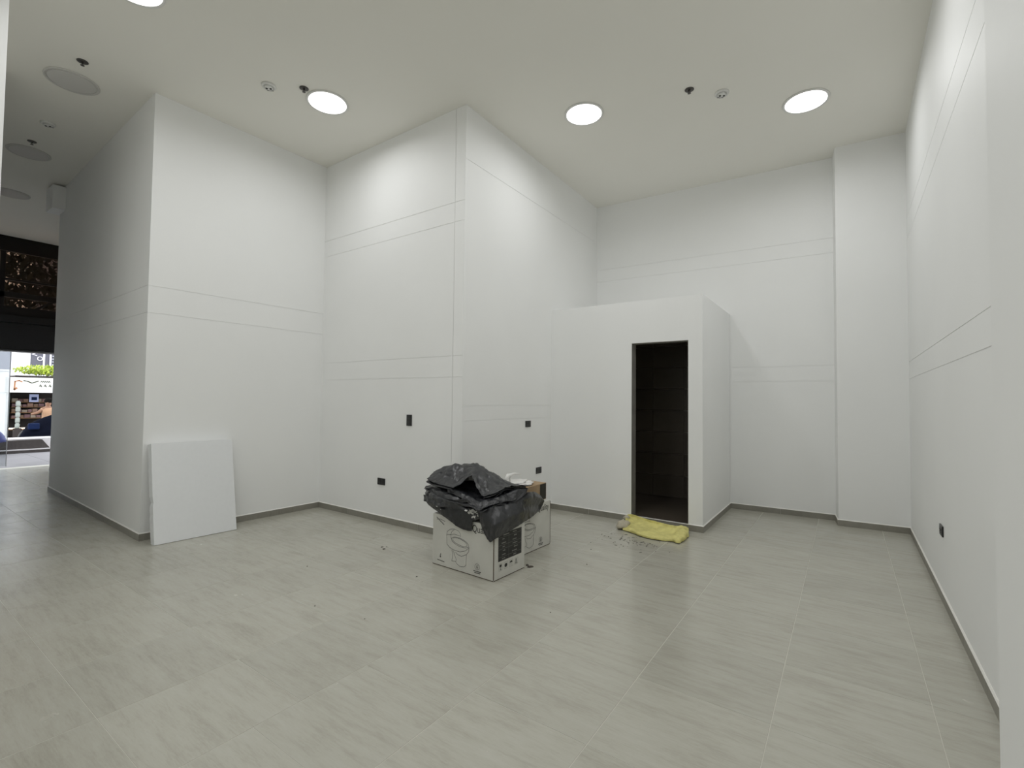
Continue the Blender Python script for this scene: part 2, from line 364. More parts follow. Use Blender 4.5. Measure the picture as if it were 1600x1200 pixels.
round_lamp(-8.382, 1.335, False, 'unlit round ceiling lamp halfway down the corridor, below a sprinkler', LG)
round_lamp(-10.322, 1.48, False, 'unlit round ceiling lamp at the dark far end of the corridor', LG)
def sprinkler(x, y, label):
    e = empty('sprinkler', (x, y, H), 0, label, 'sprinkler', 'ceiling sprinklers')
    MB().lathe([(0.043, 0.0), (0.043, -0.004), (0.034, -0.009), (0.014, -0.010)], 24).build('escutcheon', METAL, e, smooth=True)
    m = MB().lathe([(0.010, -0.008), (0.010, -0.018), (0.006, -0.020)], 12)
    m.tube([(0.008, 0, -0.017), (0.012, 0, -0.026), (0.004, 0, -0.036)], 0.0025, 6); m.tube([(-0.008, 0, -0.017), (-0.012, 0, -0.026), (-0.004, 0, -0.036)], 0.0025, 6)
    m.build('body', METAL, e)
    MB().lathe([(0.015, -0.035), (0.016, -0.038)], 16).build('deflector', METAL, e)
sprinkler(-5.671, 1.222, 'dark metal sprinkler beside the nearest unlit corridor lamp')
sprinkler(-4.338, 2.575, 'dark metal sprinkler between the twin-hole detector base and a lit lamp')
sprinkler(-1.223, 4.70, 'dark metal sprinkler in the right part of the ceiling')
sprinkler(-7.987, 1.295, 'dark metal sprinkler deep in the corridor, beside the second unlit lamp')
def detector(x, y, rz, label):
    e = empty('smoke_detector', (x, y, H), rz, label, 'smoke detector', 'smoke detectors')
    MB().lathe([(0.066, 0.0), (0.066, -0.010), (0.058, -0.018), (0.050, -0.020), (0.046, -0.012)], 32).build('base', WHITEP, e, smooth=True)
    MB().lathe([(0.040, -0.012), (0.036, -0.026), (0.022, -0.030)], 28).build('head', WHITEP, e, smooth=True)
    for s in (-1, 1): MB().lathe([(0.0105, -0.027), (0.0105, -0.0335), (0.006, -0.0345)], 12, (s*0.0185, 0, 0)).build('contact', BLACKP, e)
    MB().box(-0.03, 0.043, -0.0215, 0.03, 0.049, -0.019).build('vent_slot', METAL, e)
detector(-4.589, 2.359, 0.75, 'white round smoke detector base left of a sprinkler and a lit lamp')
detector(-0.972, 4.928, 0.55, 'white round smoke detector right of a sprinkler, near the right lamp')
detector(-7.304, 1.305, 0.9, 'white round smoke detector in the corridor between the unlit lamps')

# ------------------------------------------------------------------ black wall plates
def plate(name, cx, cz, wid, hgt, Tm, label, kind):
    e = empty(name, (0, 0, 0), 0, label, 'switch' if kind == 'switch' else 'socket', 'black wall plates'); e.matrix_world = Tm
    MB().bbox(-wid/2, -0.010, -hgt/2, wid/2, 0.0, hgt/2, b=0.003).build('cover_plate', BLACKP, e)
    if kind == 'switch':
        for k in range(3):
            z = (k-1)*hgt*0.27; MB().bbox(-wid*.28, -0.014, z-hgt*.12, wid*.28, -0.009, z+hgt*.12, b=0.0015).build('rocker', mat_rock, e)
    else:
        for s in (-1, 1):
            f = MB().bbox(s*wid*.22-wid*.15, -0.012, -hgt*.3, s*wid*.22+wid*.15, -0.009, hgt*.3, b=0.001).build('socket_face', mat_rock, e)
            m = MB(); c = s*wid*.22
            m.box(c-.009, -0.0128, 0.002, c-.006, -0.0118, 0.012); m.box(c+.006, -0.0128, 0.002, c+.009, -0.0118, 0.012); m.box(c-.003, -0.0128, -0.014, c+.003, -0.0118, -0.008)
            m.build('socket_holes', HOLE, f)
    return e
mat_rock = mat('satin_black_insert', (0.022, 0.022, 0.022), 0.3)
def at(x, y, z, rz): return Matrix.Translation((x, y, z)) @ Matrix.Rotation(rz, 4, 'Z')
plate('light_switch', 0, 0, 0.078, 0.122, at(-3.937, 3.6659, 1.176, 0), 'black upright light switch plate high on the wall left of the boxes', 'switch')
plate('wall_socket', 0, 0, 0.124, 0.076, at(-4.381, 3.6676, 0.459, 0), 'black double socket low on the wall left of the boxes', 'socket')
plate('wall_socket', 0, 0, 0.112, 0.076, at(-3.1836, 4.892, 1.121, PI/2), 'black socket just under the wall grooves, above the heap of boxes', 'socket')
plate('wall_socket', 0, 0, 0.124, 0.078, at(-3.1850, 5.150, 0.530, PI/2), 'black socket right behind the small brown box, beside the cubicle corner', 'socket')
plate('wall_socket', 0, 0, 0.124, 0.076, at(0.5612, 4.645, 0.506, -PI/2), 'black socket low on the right wall', 'socket')

# ------------------------------------------------------------------ leaning foam board
def board():
    e = empty('foam_board', (-5.335, 2.16, 0), 0, 'white rectangular foam board leaning against the left wall', 'board')
    W_, L_, t = 0.735, 0.964, 0.105
    n, m_ = 26, 34
    mb = MB(); rnd = random.Random(3)
    def edge(k):                                  # chipped left edge
        u = k/m_; c = 0.006*abs(noise.noise(Vector((u*9, 1.3, 0)))) + (0.016*max(0, 1-abs(u-0.42)/0.05) if u < .47 else 0) + (0.004*rnd.random())
        return c
    ed = [edge(k) for k in range(m_+1)]
    for side in (0, 1):
        for k in range(m_+1):
            for j in range(n+1):
                f = j/n; y = ed[k]*(1 if side == 0 else .35)*(1-f)**3 + f*W_
                mb.v.append((side*t, y, L_*k/m_))
    N_ = (m_+1)*(n+1)
    ix = lambda s, k, j: s*N_ + k*(n+1)+j
    for s in (0, 1):
        for k in range(m_):
            for j in range(n): mb.f.append((ix(s,k,j), ix(s,k,j+1), ix(s,k+1,j+1), ix(s,k+1,j)))
    for k in range(m_):
        mb.f.append((ix(0,k,0), ix(0,k+1,0), ix(1,k+1,0), ix(1,k,0))); mb.f.append((ix(0,k,n), ix(0,k+1,n), ix(1,k+1,n), ix(1,k,n)))
    for j in range(n):
        mb.f.append((ix(0,0,j), ix(0,0,j+1), ix(1,0,j+1), ix(1,0,j))); mb.f.append((ix(0,m_,j), ix(0,m_,j+1), ix(1,m_,j+1), ix(1,m_,j)))
    # lean: local x = thickness (outwards), y = width along the wall, z = height; foot out from the wall
    lean = math.asin((5.640-5.352-t-.004)/L_)
    Tm = Matrix.Translation((-5.352, 1.797, 0.003)) @ Matrix.Rotation(math.radians(-2.0), 4, 'Z') @ Matrix.Rotation(-lean, 4, 'Y') @ Matrix.Translation((-t, 0, 0))
    mb.v = [tuple(Tm @ Vector(p)) for p in mb.v]
    o = mb.build('sheet', FOAM); o.parent = e; o.matrix_parent_inverse = Matrix.Translation((-5.335, 2.16, 0)).inverted()
    bv = o.modifiers.new('bevel', 'BEVEL'); bv.width = 0.003; bv.segments = 2; bv.angle_limit = 0.9
    return e
board()
# ------------------------------------------------------------------ boxes of washroom fittings
def ribbon(mb, pts, wd, P):                       # flat ink line along pts (u, z) on plane P
    for a, b in zip(pts[:-1], pts[1:]):
        a, b = Vector(a), Vector(b)
        if (b-a).length < 1e-6: continue
        t = (b-a).normalized(); n = Vector((-t.y, t.x))*wd/2; e = t*wd*.3
        mb.add([P(*(a-e-n)), P(*(b+e-n)), P(*(b+e+n)), P(*(a-e+n))], [(0,1,2,3)])
def rect(mb, u0, z0, u1, z1, P): mb.add([P(u0, z0), P(u1, z0), P(u1, z1), P(u0, z1)], [(0,1,2,3)])
def text_mesh(name, s, size, Tm, m, parent, shear=0.0, ext=0.0):
    cu = bpy.data.curves.new(name, 'FONT'); cu.body = s; cu.size = size; cu.shear = shear; cu.extrude = ext; cu.resolution_u = 3
    tmp = bpy.data.objects.new(name, cu); C.objects.link(tmp)
    dg = bpy.context.evaluated_depsgraph_get(); me = bpy.data.meshes.new_from_object(tmp.evaluated_get(dg))
    C.objects.unlink(tmp); bpy.data.objects.remove(tmp); bpy.data.curves.remove(cu)
    me.materials.clear(); me.materials.append(m); o = bpy.data.objects.new(name, me); C.objects.link(o); o.parent = parent; o.matrix_local = Tm; return o
DRAW = [[(-0.5125, 0.2752), (-0.5037, 0.3034), (-0.4714, 0.3256), (-0.4254, 0.3348), (-0.3796, 0.3283), (-0.3566, 0.3094), (-0.3543, 0.2825)], [(-0.5125, 0.2752), (-0.508, 0.196), (-0.4775, 0.1753), (-0.431, 0.1632), (-0.3581, 0.1607), (-0.2962, 0.1814), (-0.2573, 0.2148)], [(-0.5078, 0.276), (-0.4686, 0.2817), (-0.4245, 0.2928), (-0.3608, 0.2904)], [(-0.4235, 0.3319), (-0.4525, 0.309), (-0.4649, 0.2836), (-0.4625, 0.2576), (-0.4461, 0.2275)], [(-0.2574, 0.218), (-0.2611, 0.182), (-0.2868, 0.1531), (-0.2895, 0.0651)], [(-0.4494, 0.1609), (-0.4392, 0.1168), (-0.4493, 0.0687), (-0.4062, 0.0725), (-0.394, 0.0574), (-0.3558, 0.0429), (-0.3113, 0.0487), (-0.2895, 0.0651)], [(-0.4308, 0.1547), (-0.421, 0.1271), (-0.3974, 0.0894), (-0.4034, 0.0731)], [(-0.4078, 0.1495), (-0.3847, 0.1332), (-0.3395, 0.1274), (-0.2868, 0.1531)], [(-0.2643, 0.2207), (-0.2722, 0.2133), (-0.286, 0.2074), (-0.3046, 0.2036), (-0.327, 0.202), (-0.3517, 0.2028), (-0.3769, 0.206), (-0.4011, 0.2114), (-0.4224, 0.2187), (-0.4394, 0.2272), (-0.4509, 0.2366), (-0.456, 0.246), (-0.4543, 0.2548), (-0.4459, 0.2625), (-0.4315, 0.2684), (-0.4121, 0.2721), (-0.3891, 0.2734), (-0.3641, 0.2723), (-0.339, 0.2689), (-0.3153, 0.2633), (-0.2946, 0.256), (-0.2783, 0.2476), (-0.2674, 0.2385), (-0.2627, 0.2293), (-0.2643, 0.2207)], [(-0.2802, 0.2249), (-0.2865, 0.2193), (-0.2977, 0.2151), (-0.3132, 0.2124), (-0.3319, 0.2116), (-0.3526, 0.2127), (-0.374, 0.2155), (-0.3945, 0.22), (-0.4127, 0.2259), (-0.4274, 0.2326), (-0.4375, 0.2399), (-0.4422, 0.2471), (-0.4412, 0.2538), (-0.4347, 0.2595), (-0.4229, 0.2637), (-0.4069, 0.2662), (-0.3878, 0.2669), (-0.3668, 0.2657), (-0.3455, 0.2627), (-0.3253, 0.2581), (-0.3075, 0.2522), (-0.2934, 0.2455), (-0.2838, 0.2384), (-0.2793, 0.2314), (-0.2802, 0.2249)]]
BW, BD, BH = 0.681, 0.411, 0.430
def toilet_box(loc, rz, label):
    e = empty('toilet_box', loc, rz, label, 'box', 'printed toilet boxes')
    body = MB().bbox(-BW, 0, 0.001, 0, BD, BH, b=0.005).build('carton', CARDW, e)
    # brown worn edges
    m = MB()
    m.box(-BW+.004, -.0012, 0.0012, -.004, .001, 0.0055); m.box(-.001, .004, 0.0012, .0012, BD-.004, 0.0055)
    m.box(-.0042, -.0014, .01, .0012, .004, BH-.01)
    m.build('worn_edge', CARDE, body)
    for z in (BH,):
        MB().box(-BW+.006, BD/2-.0015, z-.0005, -.006, BD/2+.0015, z+.0012).build('flap_seam', CARDE, body)
    L_ = lambda u, z: (u, -0.0016, z)
    R_ = lambda u, z: (0.0016, u, z)
    m = MB()
    for pl in DRAW: ribbon(m, pl, 0.0028, L_)
    m.build('toilet_drawing', INKG, body)
    m = MB()                                        # tap symbol
    rect(m, -.5885, .074, -.5775, .086, L_); ribbon(m, [(-.583, .086), (-.583, .100), (-.574, .100)], .005, L_); ribbon(m, [(-.590, .073), (-.576, .073)], .003, L_); m.build('tap_symbol', INK, body)
    m = MB(); u = -.618
    for k in range(9):
        ln = (.007, .005, .009, .006, .008, .004, .007, .009, .005)[k]; ribbon(m, [(u, .0470-.0006*k), (u+ln, .0470-.0006*k)], .0055, L_); u += ln+.0028
    m2 = MB(); ribbon(m2, [(-.1690+.024*math.cos(a*PI/10), .0800+.024*math.sin(a*PI/10)) for a in range(21)], .0024, L_)
    ribbon(m2, [(-.1690, .094), (-.1755, .078), (-.1690, .066), (-.1625, .078), (-.1690, .094)], .003, L_); rect(m2, -.1715, .066, -.1665, .076, L_); m2.build('seal_symbol', INK, body)
    for r_, (a, b) in enumerate((((-.205), -.130), ((-.195), -.138))):
        u = a; k = 0
        while u < b:
            ln = (.008, .005, .010, .006)[k % 4]; ribbon(m, [(u, .0435-.0125*r_), (min(u+ln, b), .0435-.0125*r_)], .0060, L_); u += ln+.003; k += 1
    m.build('caption_marks', INK, body)['kind'] = 'stuff'
    text_mesh('lettering', 'Quality', 0.083, Matrix.Translation((-.228, -.0017, .350)) @ Matrix.Rotation(PI/2, 4, 'X') @ Matrix.Scale(.80, 4, (1, 0, 0)), INK, body)
    m = MB(); ribbon(m, [(-.632, .402), (-.600, .382), (-.545, .352)], .007, L_); ribbon(m, [(-.632, .385), (-.590, .392), (-.535, .380)], .004, L_)
    m.build('smudge', INKG, body)
    m = MB(); rect(m, .055, .138, .363, .352, R_); lab = m.build('black_label', INK, body); lab['label'] = 'black specification label with pale rows'
    R2 = lambda u, z: (0.0022, u, z)
    m = MB()
    for k in (1, 3, 4, 6): z = .138+.0306*k; ribbon(m, [(.060, z), (.358, z)], .0015, R2)
    ribbon(m, [(.188, .142), (.188, .322)], .0015, R2)
    rn = random.Random(11)
    for k in range(7):
        zc = .138+.0306*(k+.5)
        for (c, hw) in ((.122, .040), (.270, .050)):
            if k == 6 and c < .2: c, hw = .16, .085
            u = c-hw*rn.uniform(.2, .75)
            while u < c+hw*rn.uniform(.2, .7):
                ln = rn.uniform(.004, .012); ribbon(m, [(u, zc), (u+ln, zc)], rn.uniform(.005, .009), R2); u += ln+.0035
    m.build('label_rows', PALEINK, lab)['kind'] = 'stuff'
    m = MB()                                        # handling symbols
    for k in range(4):
        u = .085+.069*k; z = .091
        ribbon(m, [(u-.022, z-.026), (u+.022, z-.026), (u+.022, z+.026), (u-.022, z+.026), (u-.022, z-.026)], .0012, R_)
        if k == 0: rect(m, u-.013, z+.002, u+.013, z+.020, R_); rect(m, u-.002, z-.016, u+.002, z+.002, R_); rect(m, u-.009, z-.019, u+.009, z-.015, R_)
        if k == 1: m.add([R_(u+.017*math.cos(a*PI/8), z+.016*math.sin(a*PI/8)) for a in range(16)], [tuple(range(16))])
        if k == 2: m.add([R_(u+.018*math.cos(a*PI/10), z+.004+.014*math.sin(a*PI/10)) for a in range(11)], [tuple(range(11))]); ribbon(m, [(u, z+.004), (u, z-.018)], .003, R_)
        if k == 3: ribbon(m, [(u-.012, z-.018), (u+.012, z-.018)], .004, R_); ribbon(m, [(u-.006, z-.014), (u-.006, z+.016)], .004, R_); ribbon(m, [(u+.006, z-.014), (u+.006, z+.016)], .004, R_)
    m.build('handling_symbols', INK, body)['kind'] = 'stuff'
    return e
toilet_box((-2.254, 2.999, 0), math.radians(-2.2), 'white printed toilet box under the black sheeting, nearest the camera')
toilet_box((-2.405, 4.118, 0), math.radians(87.8), 'white printed toilet box behind the front box, mostly hidden')
# small brown carton on the rear box
sb = empty('small_carton', (-2.46, 3.84, BH), 0, 'small brown cardboard carton with a black barred label, on the rear box', 'box')
cb_ = MB().bbox(-0.30, -0.07, 0.001, 0.0, 0.29, 0.163, b=0.004).build('carton', CARDB, sb)
m = MB(); rect(m, .170, .008, .282, .158, lambda u, z: (0.0012, u, z)); lb = m.build('black_label', INK, cb_)
m = MB()
for k in range(4): ribbon(m, [(.186+.026*k, .018), (.186+.026*k, .148)], .003, lambda u, z: (0.0018, u, z))
m.build('label_bars', mat('brown_bar_print', (0.10, 0.085, 0.06), 0.7), lb)

# ------------------------------------------------------------------ crumpled sheeting
def cr(p0, p1, p2, p3, t):
    return (p1*2 + (p2-p0)*t + (p0*2-p1*5+p2*4-p3)*t*t + (p1*3-p0-p2*3+p3)*t*t*t)*0.5
def refine(rows, nu, nv, soft=0.45):
    """control grid -> finer grid, part linear (creases) and part smooth"""
    R = [[Vector(p) for p in r] for r in rows]
    def up(line, n):
        out = []
        for i in range(len(line)-1):
            p0 = line[max(i-1, 0)]; p1 = line[i]; p2 = line[i+1]; p3 = line[min(i+2, len(line)-1)]
            for k in range(n):
                t = k/n; out.append(p1.lerp(p2, t).lerp(cr(p0, p1, p2, p3, t), soft))
        out.append(line[-1]); return out
    R = [up(r, nu) for r in R]
    cols = [up([R[j][i] for j in range(len(R))], nv) for i in range(len(R[0]))]
    return [[cols[i][j] for i in range(len(cols))] for j in range(len(cols[0]))]
def sheet(mb, rows, nu=5, nv=5, amp=0.006, fr=16, seed=0.0, soft=.45, ridged=False):
    g = refine(rows, nu, nv, soft); h_, w_ = len(g), len(g[0])
    o = len(mb.v)
    for j in range(h_):
        for i in range(w_):
            p = g[j][i]
            a = g[j][min(i+1, w_-1)]-g[j][max(i-1, 0)]; b = g[min(j+1, h_-1)][i]-g[max(j-1, 0)][i]
            n = a.cross(b); n = n.normalized() if n.length > 1e-9 else Vector((0, 0, 1))
            q = p*fr + Vector((seed, seed*.7, 0))
            if ridged:
                q2 = q + Vector((noise.noise(q*.6), noise.noise(q*.6+Vector((9, 0, 0))), 0))*.6
                d = .7*noise.noise(q*.6) + 2.2*(.22-abs(noise.noise(q2*.75+Vector((5, 0, 0))))) + 1.3*(.2-abs(noise.noise(q2*1.9+Vector((2, 7, 0))))) + .35*noise.noise(q*4)
            else:
                d = noise.noise(q) + .5*noise.noise(q*2.3) + 1.1*(abs(noise.noise(q*.8+Vector((5, 0, 0))))-.25)
            mb.v.append(tuple(p + n*d*amp))
    for j in range(h_-1):
        for i in range(w_-1): mb.f.append((o+j*w_+i, o+j*w_+i+1, o+(j+1)*w_+i+1, o+(j+1)*w_+i))
SHEETS = {'T': [[(-3.049, 3.057, 0.707), (-2.92, 3.029, 0.685), (-2.711, 2.988, 0.677), (-2.659, 2.977, 0.676), (-2.597, 3.025, 0.737), (-2.552, 3.084, 0.787), (-2.485, 3.047, 0.731), (-2.437, 3.021, 0.688), (-2.375, 3.018, 0.645), (-2.31, 3.093, 0.667), (-2.302, 3.212, 0.691), (-2.296, 3.343, 0.695), (-2.251, 3.503, 0.666)], [(-3.062, 3.11, 0.722), (-2.925, 3.114, 0.741), (-2.791, 3.09, 0.73), (-2.736, 3.095, 0.724), (-2.663, 3.125, 0.76), (-2.583, 3.123, 0.784), (-2.54, 3.156, 0.752), (-2.487, 3.159, 0.742), (-2.437, 3.172, 0.708), (-2.385, 3.237, 0.694), (-2.364, 3.328, 0.684), (-2.343, 3.432, 0.68), (-2.287, 3.538, 0.66)], [(-3.075, 3.188, 0.751), (-2.993, 3.2, 0.798), (-2.932, 3.209, 0.817), (-2.866, 3.222, 0.841), (-2.816, 3.26, 0.833), (-2.745, 3.289, 0.845), (-2.7, 3.324, 0.845), (-2.649, 3.325, 0.827), (-2.585, 3.335, 0.792), (-2.513, 3.39, 0.742), (-2.477, 3.456, 0.698), (-2.426, 3.533, 0.662), (-2.349, 3.592, 0.648)], [(-3.18, 3.334, 0.585), (-3.132, 3.371, 0.598), (-3.076, 3.389, 0.607), (-3.026, 3.414, 0.609), (-2.978, 3.451, 0.61), (-2.909, 3.491, 0.612), (-2.855, 3.519, 0.614), (-2.803, 3.522, 0.613), (-2.743, 3.542, 0.605), (-2.655, 3.584, 0.586), (-2.593, 3.619, 0.57), (-2.522, 3.673, 0.553), (-2.451, 3.728, 0.535)]], 'M': [[(-2.744, 3.001, 0.629), (-2.658, 2.978, 0.632), (-2.551, 2.959, 0.612), (-2.433, 2.923, 0.583), (-2.337, 2.908, 0.564), (-2.318, 2.923, 0.574), (-2.289, 2.983, 0.587), (-2.273, 3.045, 0.591), (-2.26, 3.156, 0.591), (-2.25, 3.252, 0.582), (-2.237, 3.325, 0.603), (-2.238, 3.424, 0.63)], [(-2.778, 3.038, 0.64), (-2.686, 3.007, 0.664), (-2.576, 3.003, 0.648), (-2.477, 2.99, 0.621), (-2.394, 2.978, 0.604), (-2.358, 3.006, 0.614), (-2.332, 3.063, 0.618), (-2.309, 3.118, 0.627), (-2.301, 3.213, 0.639), (-2.279, 3.292, 0.651), (-2.265, 3.366, 0.657), (-2.245, 3.444, 0.651)], [(-2.913, 3.186, 0.625), (-2.84, 3.179, 0.646), (-2.74, 3.192, 0.644), (-2.627, 3.178, 0.648), (-2.539, 3.157, 0.64), (-2.465, 3.15, 0.618), (-2.427, 3.205, 0.625), (-2.39, 3.245, 0.644), (-2.377, 3.318, 0.651), (-2.348, 3.391, 0.66), (-2.321, 3.449, 0.655), (-2.28, 3.518, 0.647)], [(-3.006, 3.304, 0.586), (-2.964, 3.336, 0.598), (-2.884, 3.359, 0.627), (-2.806, 3.394, 0.637), (-2.747, 3.414, 0.623), (-2.682, 3.426, 0.594), (-2.608, 3.444, 0.589), (-2.551, 3.463, 0.593), (-2.505, 3.497, 0.593), (-2.45, 3.539, 0.599), (-2.405, 3.574, 0.599), (-2.355, 3.612, 0.593)]], 'L': [[(-3.076, 3.062, 0.633), (-2.951, 3.031, 0.616), (-2.786, 2.969, 0.596), (-2.654, 2.943, 0.591), (-2.531, 2.936, 0.577)], [(-3.095, 3.097, 0.634), (-2.962, 3.073, 0.641), (-2.806, 3.029, 0.633), (-2.683, 2.997, 0.626), (-2.586, 2.983, 0.604)], [(-3.137, 3.204, 0.626), (-3.055, 3.203, 0.635), (-2.927, 3.175, 0.636), (-2.802, 3.145, 0.638), (-2.683, 3.11, 0.63)]], 'K': [[(-3.06, 3.049, 0.527), (-2.942, 3.0, 0.555), (-2.824, 2.964, 0.544), (-2.701, 2.933, 0.545), (-2.585, 2.921, 0.552), (-2.427, 2.916, 0.57), (-2.345, 2.903, 0.554)], [(-3.061, 3.048, 0.583), (-2.941, 3.014, 0.597), (-2.809, 2.963, 0.589), (-2.69, 2.928, 0.584), (-2.579, 2.913, 0.585), (-2.473, 2.931, 0.586), (-2.378, 2.927, 0.57)], [(-3.133, 3.144, 0.595), (-3.003, 3.117, 0.613), (-2.889, 3.078, 0.605), (-2.769, 3.045, 0.597), (-2.664, 3.024, 0.592), (-2.559, 3.016, 0.586), (-2.456, 3.006, 0.57)]], 'D': [[(-3.067, 3.056, 0.514), (-2.922, 3.005, 0.47), (-2.843, 3.002, 0.449), (-2.759, 2.998, 0.419), (-2.647, 2.994, 0.374), (-2.56, 2.991, 0.355), (-2.47, 2.987, 0.36), (-2.461, 2.987, 0.441), (-2.384, 2.984, 0.468)], [(-3.065, 3.057, 0.536), (-2.912, 2.994, 0.517), (-2.829, 2.986, 0.497), (-2.75, 2.988, 0.476), (-2.644, 2.989, 0.454), (-2.558, 2.986, 0.447), (-2.474, 2.982, 0.45), (-2.44, 2.981, 0.486), (-2.38, 2.979, 0.5)], [(-3.07, 3.066, 0.557), (-2.934, 3.015, 0.554), (-2.845, 3.002, 0.535), (-2.761, 2.998, 0.525), (-2.65, 2.994, 0.531), (-2.564, 2.991, 0.538), (-2.466, 2.987, 0.542), (-2.432, 2.986, 0.537), (-2.385, 2.984, 0.538)]], 'E': [[(-2.382, 2.974, 0.47), (-2.34, 2.972, 0.378), (-2.274, 2.97, 0.308), (-2.225, 2.966, 0.34), (-2.226, 3.071, 0.352), (-2.226, 3.194, 0.363), (-2.221, 3.335, 0.387), (-2.273, 3.574, 0.385), (-2.38, 3.876, 0.377), (-2.38, 3.968, 0.445)], [(-2.368, 2.963, 0.515), (-2.317, 2.956, 0.464), (-2.264, 2.954, 0.438), (-2.206, 2.942, 0.46), (-2.203, 3.037, 0.47), (-2.203, 3.159, 0.476), (-2.212, 3.319, 0.486), (-2.285, 3.59, 0.465), (-2.38, 3.852, 0.429), (-2.38, 3.944, 0.465)], [(-2.377, 2.974, 0.546), (-2.324, 2.972, 0.559), (-2.272, 2.97, 0.572), (-2.277, 3.042, 0.568), (-2.264, 3.128, 0.57), (-2.253, 3.237, 0.568), (-2.253, 3.35, 0.57), (-2.259, 3.497, 0.567), (-2.312, 3.708, 0.538), (-2.38, 3.908, 0.486)], [(-2.428, 3.053, 0.566), (-2.395, 3.078, 0.571), (-2.362, 3.103, 0.577), (-2.359, 3.169, 0.571), (-2.338, 3.247, 0.576), (-2.307, 3.334, 0.587), (-2.284, 3.415, 0.599), (-2.286, 3.539, 0.607), (-2.338, 3.726, 0.575), (-2.411, 3.947, 0.494)]]}
tp = empty('plastic_sheeting', (-2.58, 3.2, BH), 0, 'crumpled black plastic sheeting heaped over the front toilet box', 'sheeting')
mb = MB()
for k, (nm, rows) in enumerate(SHEETS.items()):
    sheet(mb, rows, 9, 12, 0.0095 if nm in 'TM' else (0.0065 if nm in 'KL' else 0.0048), 13, k*3.1, .3 if nm == 'T' else .45, True)
# thin folded layers showing their edges under the main ones
def layer(rows, dz, dy, k): return [[(p[0]+dy*.35, p[1]+dy*(1-j*.6)+.008*math.sin(7*i+k), p[2]+dz*(1+.5*math.sin(1.7*i+k))) for i, p in enumerate(r)] for j, r in enumerate(rows)]
T0, T1 = SHEETS['T'][0], SHEETS['T'][1]
for a, b, dz, dy, k in ((0, 4, -.020, -.012, 1.0), (8, 13, -.017, -.008, 2.0), (9, 13, -.034, -.004, 3.1)):
    sheet(mb, layer([T0[a:b], T1[a:b]], dz, dy, k), 8, 5, .006, 13, k*5, .4, True)
for nm, a, b, dz, dy, k in (('L', 0, 5, -.022, -.006, 4.0), ('K', 0, 6, -.026, -.010, 5.0), ('M', 4, 12, -.020, .004, 6.0), ('K', 1, 7, .026, .004, 7.0)):
    sheet(mb, layer([SHEETS[nm][0][a:b], SHEETS[nm][1][a:b]], dz, dy, k), 8, 5, .006, 13, k*5, .4, True)
# hidden mound added inside the heap to block light
o_ = len(mb.v); nr, ns = 9, 28
for a in range(nr+1):
    f = a/nr
    for b in range(ns):
        t = 2*PI*b/ns; r = math.cos(f*PI/2)**.7
        x = -2.64+.36*r*math.cos(t)+.10*r*math.sin(t); y = 3.30+.26*r*math.sin(t)-.02*r*math.cos(t)
        z = BH+.004+.255*math.sin(f*PI/2)*(1-.25*(x+2.64)); q = Vector((x, y, z))
        mb.v.append(tuple(q + Vector((0, 0, .01*noise.noise(q*12)))))
for a in range(nr):
    for b in range(ns): mb.f.append((o_+a*ns+b, o_+a*ns+(b+1) % ns, o_+(a+1)*ns+(b+1) % ns, o_+(a+1)*ns+b))
inv = Matrix.Translation((-2.58, 3.2, BH)).inverted()
mb.v = [tuple(inv @ Vector(p)) for p in mb.v]
so = mb.build('sheet', TARP, tp)
for p in so.data.polygons: p.use_smooth = True
md = so.modifiers.new('thickness', 'SOLIDIFY'); md.thickness = 0.003; md.offset = 0
# plaster scuffs on the hanging corner
mb = MB(); rn = random.Random(5)
SC = [((-2.40, 2.95, .50), .034, 7), ((-2.38, 2.95, .47), .026, 5), ((-2.352, 2.94, .435), .014, 3), ((-2.384, 2.958, .515), .030, 5), ((-2.372, 2.953, .490), .022, 5), ((-2.44, 2.966, .505), .028, 3), ((-2.345, 2.944, .50), .020, 4), ((-2.335, 2.940, .488), .018, 3), ((-2.36, 2.95, .400), .012, 2), ((-2.345, 2.95, .375), .012, 2),
      ((-2.70, 2.968, .49), .012, 2), ((-2.77, 2.968, .50), .014, 2), ((-2.74, 2.965, .465), .01, 2), ((-2.318, 3.06, .66), .012, 2), ((-2.21, 3.02, .52), .006, 2), ((-2.2, 3.2, .47), .006, 2)]
for c, s, n in SC:
    for k in range(n):
        q = Vector(c)+Vector((rn.uniform(-s, s)*.8, rn.uniform(-.002, .002), rn.uniform(-s, s)*.6)); r = s*rn.uniform(.12, .32)
        hit, lo, no, _ = so.ray_cast(inv @ (q+Vector((.0, -.10, .03))), Vector((-.45, .85, -.1)).normalized())
        if not hit: continue
        lo = (inv.inverted() @ lo)+no*.0028
        t1 = no.orthogonal().normalized(); t2 = no.cross(t1); st = rn.uniform(1, 2.6); an = rn.uniform(0, 3)
        t1, t2 = t1*math.cos(an)+t2*math.sin(an), t2*math.cos(an)-t1*math.sin(an)
        ring = [inv @ (lo+t1*r*st*math.cos(a*PI/4)*rn.uniform(.7, 1.2)+t2*r*math.sin(a*PI/4)*rn.uniform(.7, 1.2)) for a in range(8)]
        mb.add(ring + [inv @ (lo+no*.001)], [(a, (a+1) % 8, 8) for a in range(8)])
sc = mb.build('plaster_scuffs', SCUFF, tp); sc['kind'] = 'stuff'

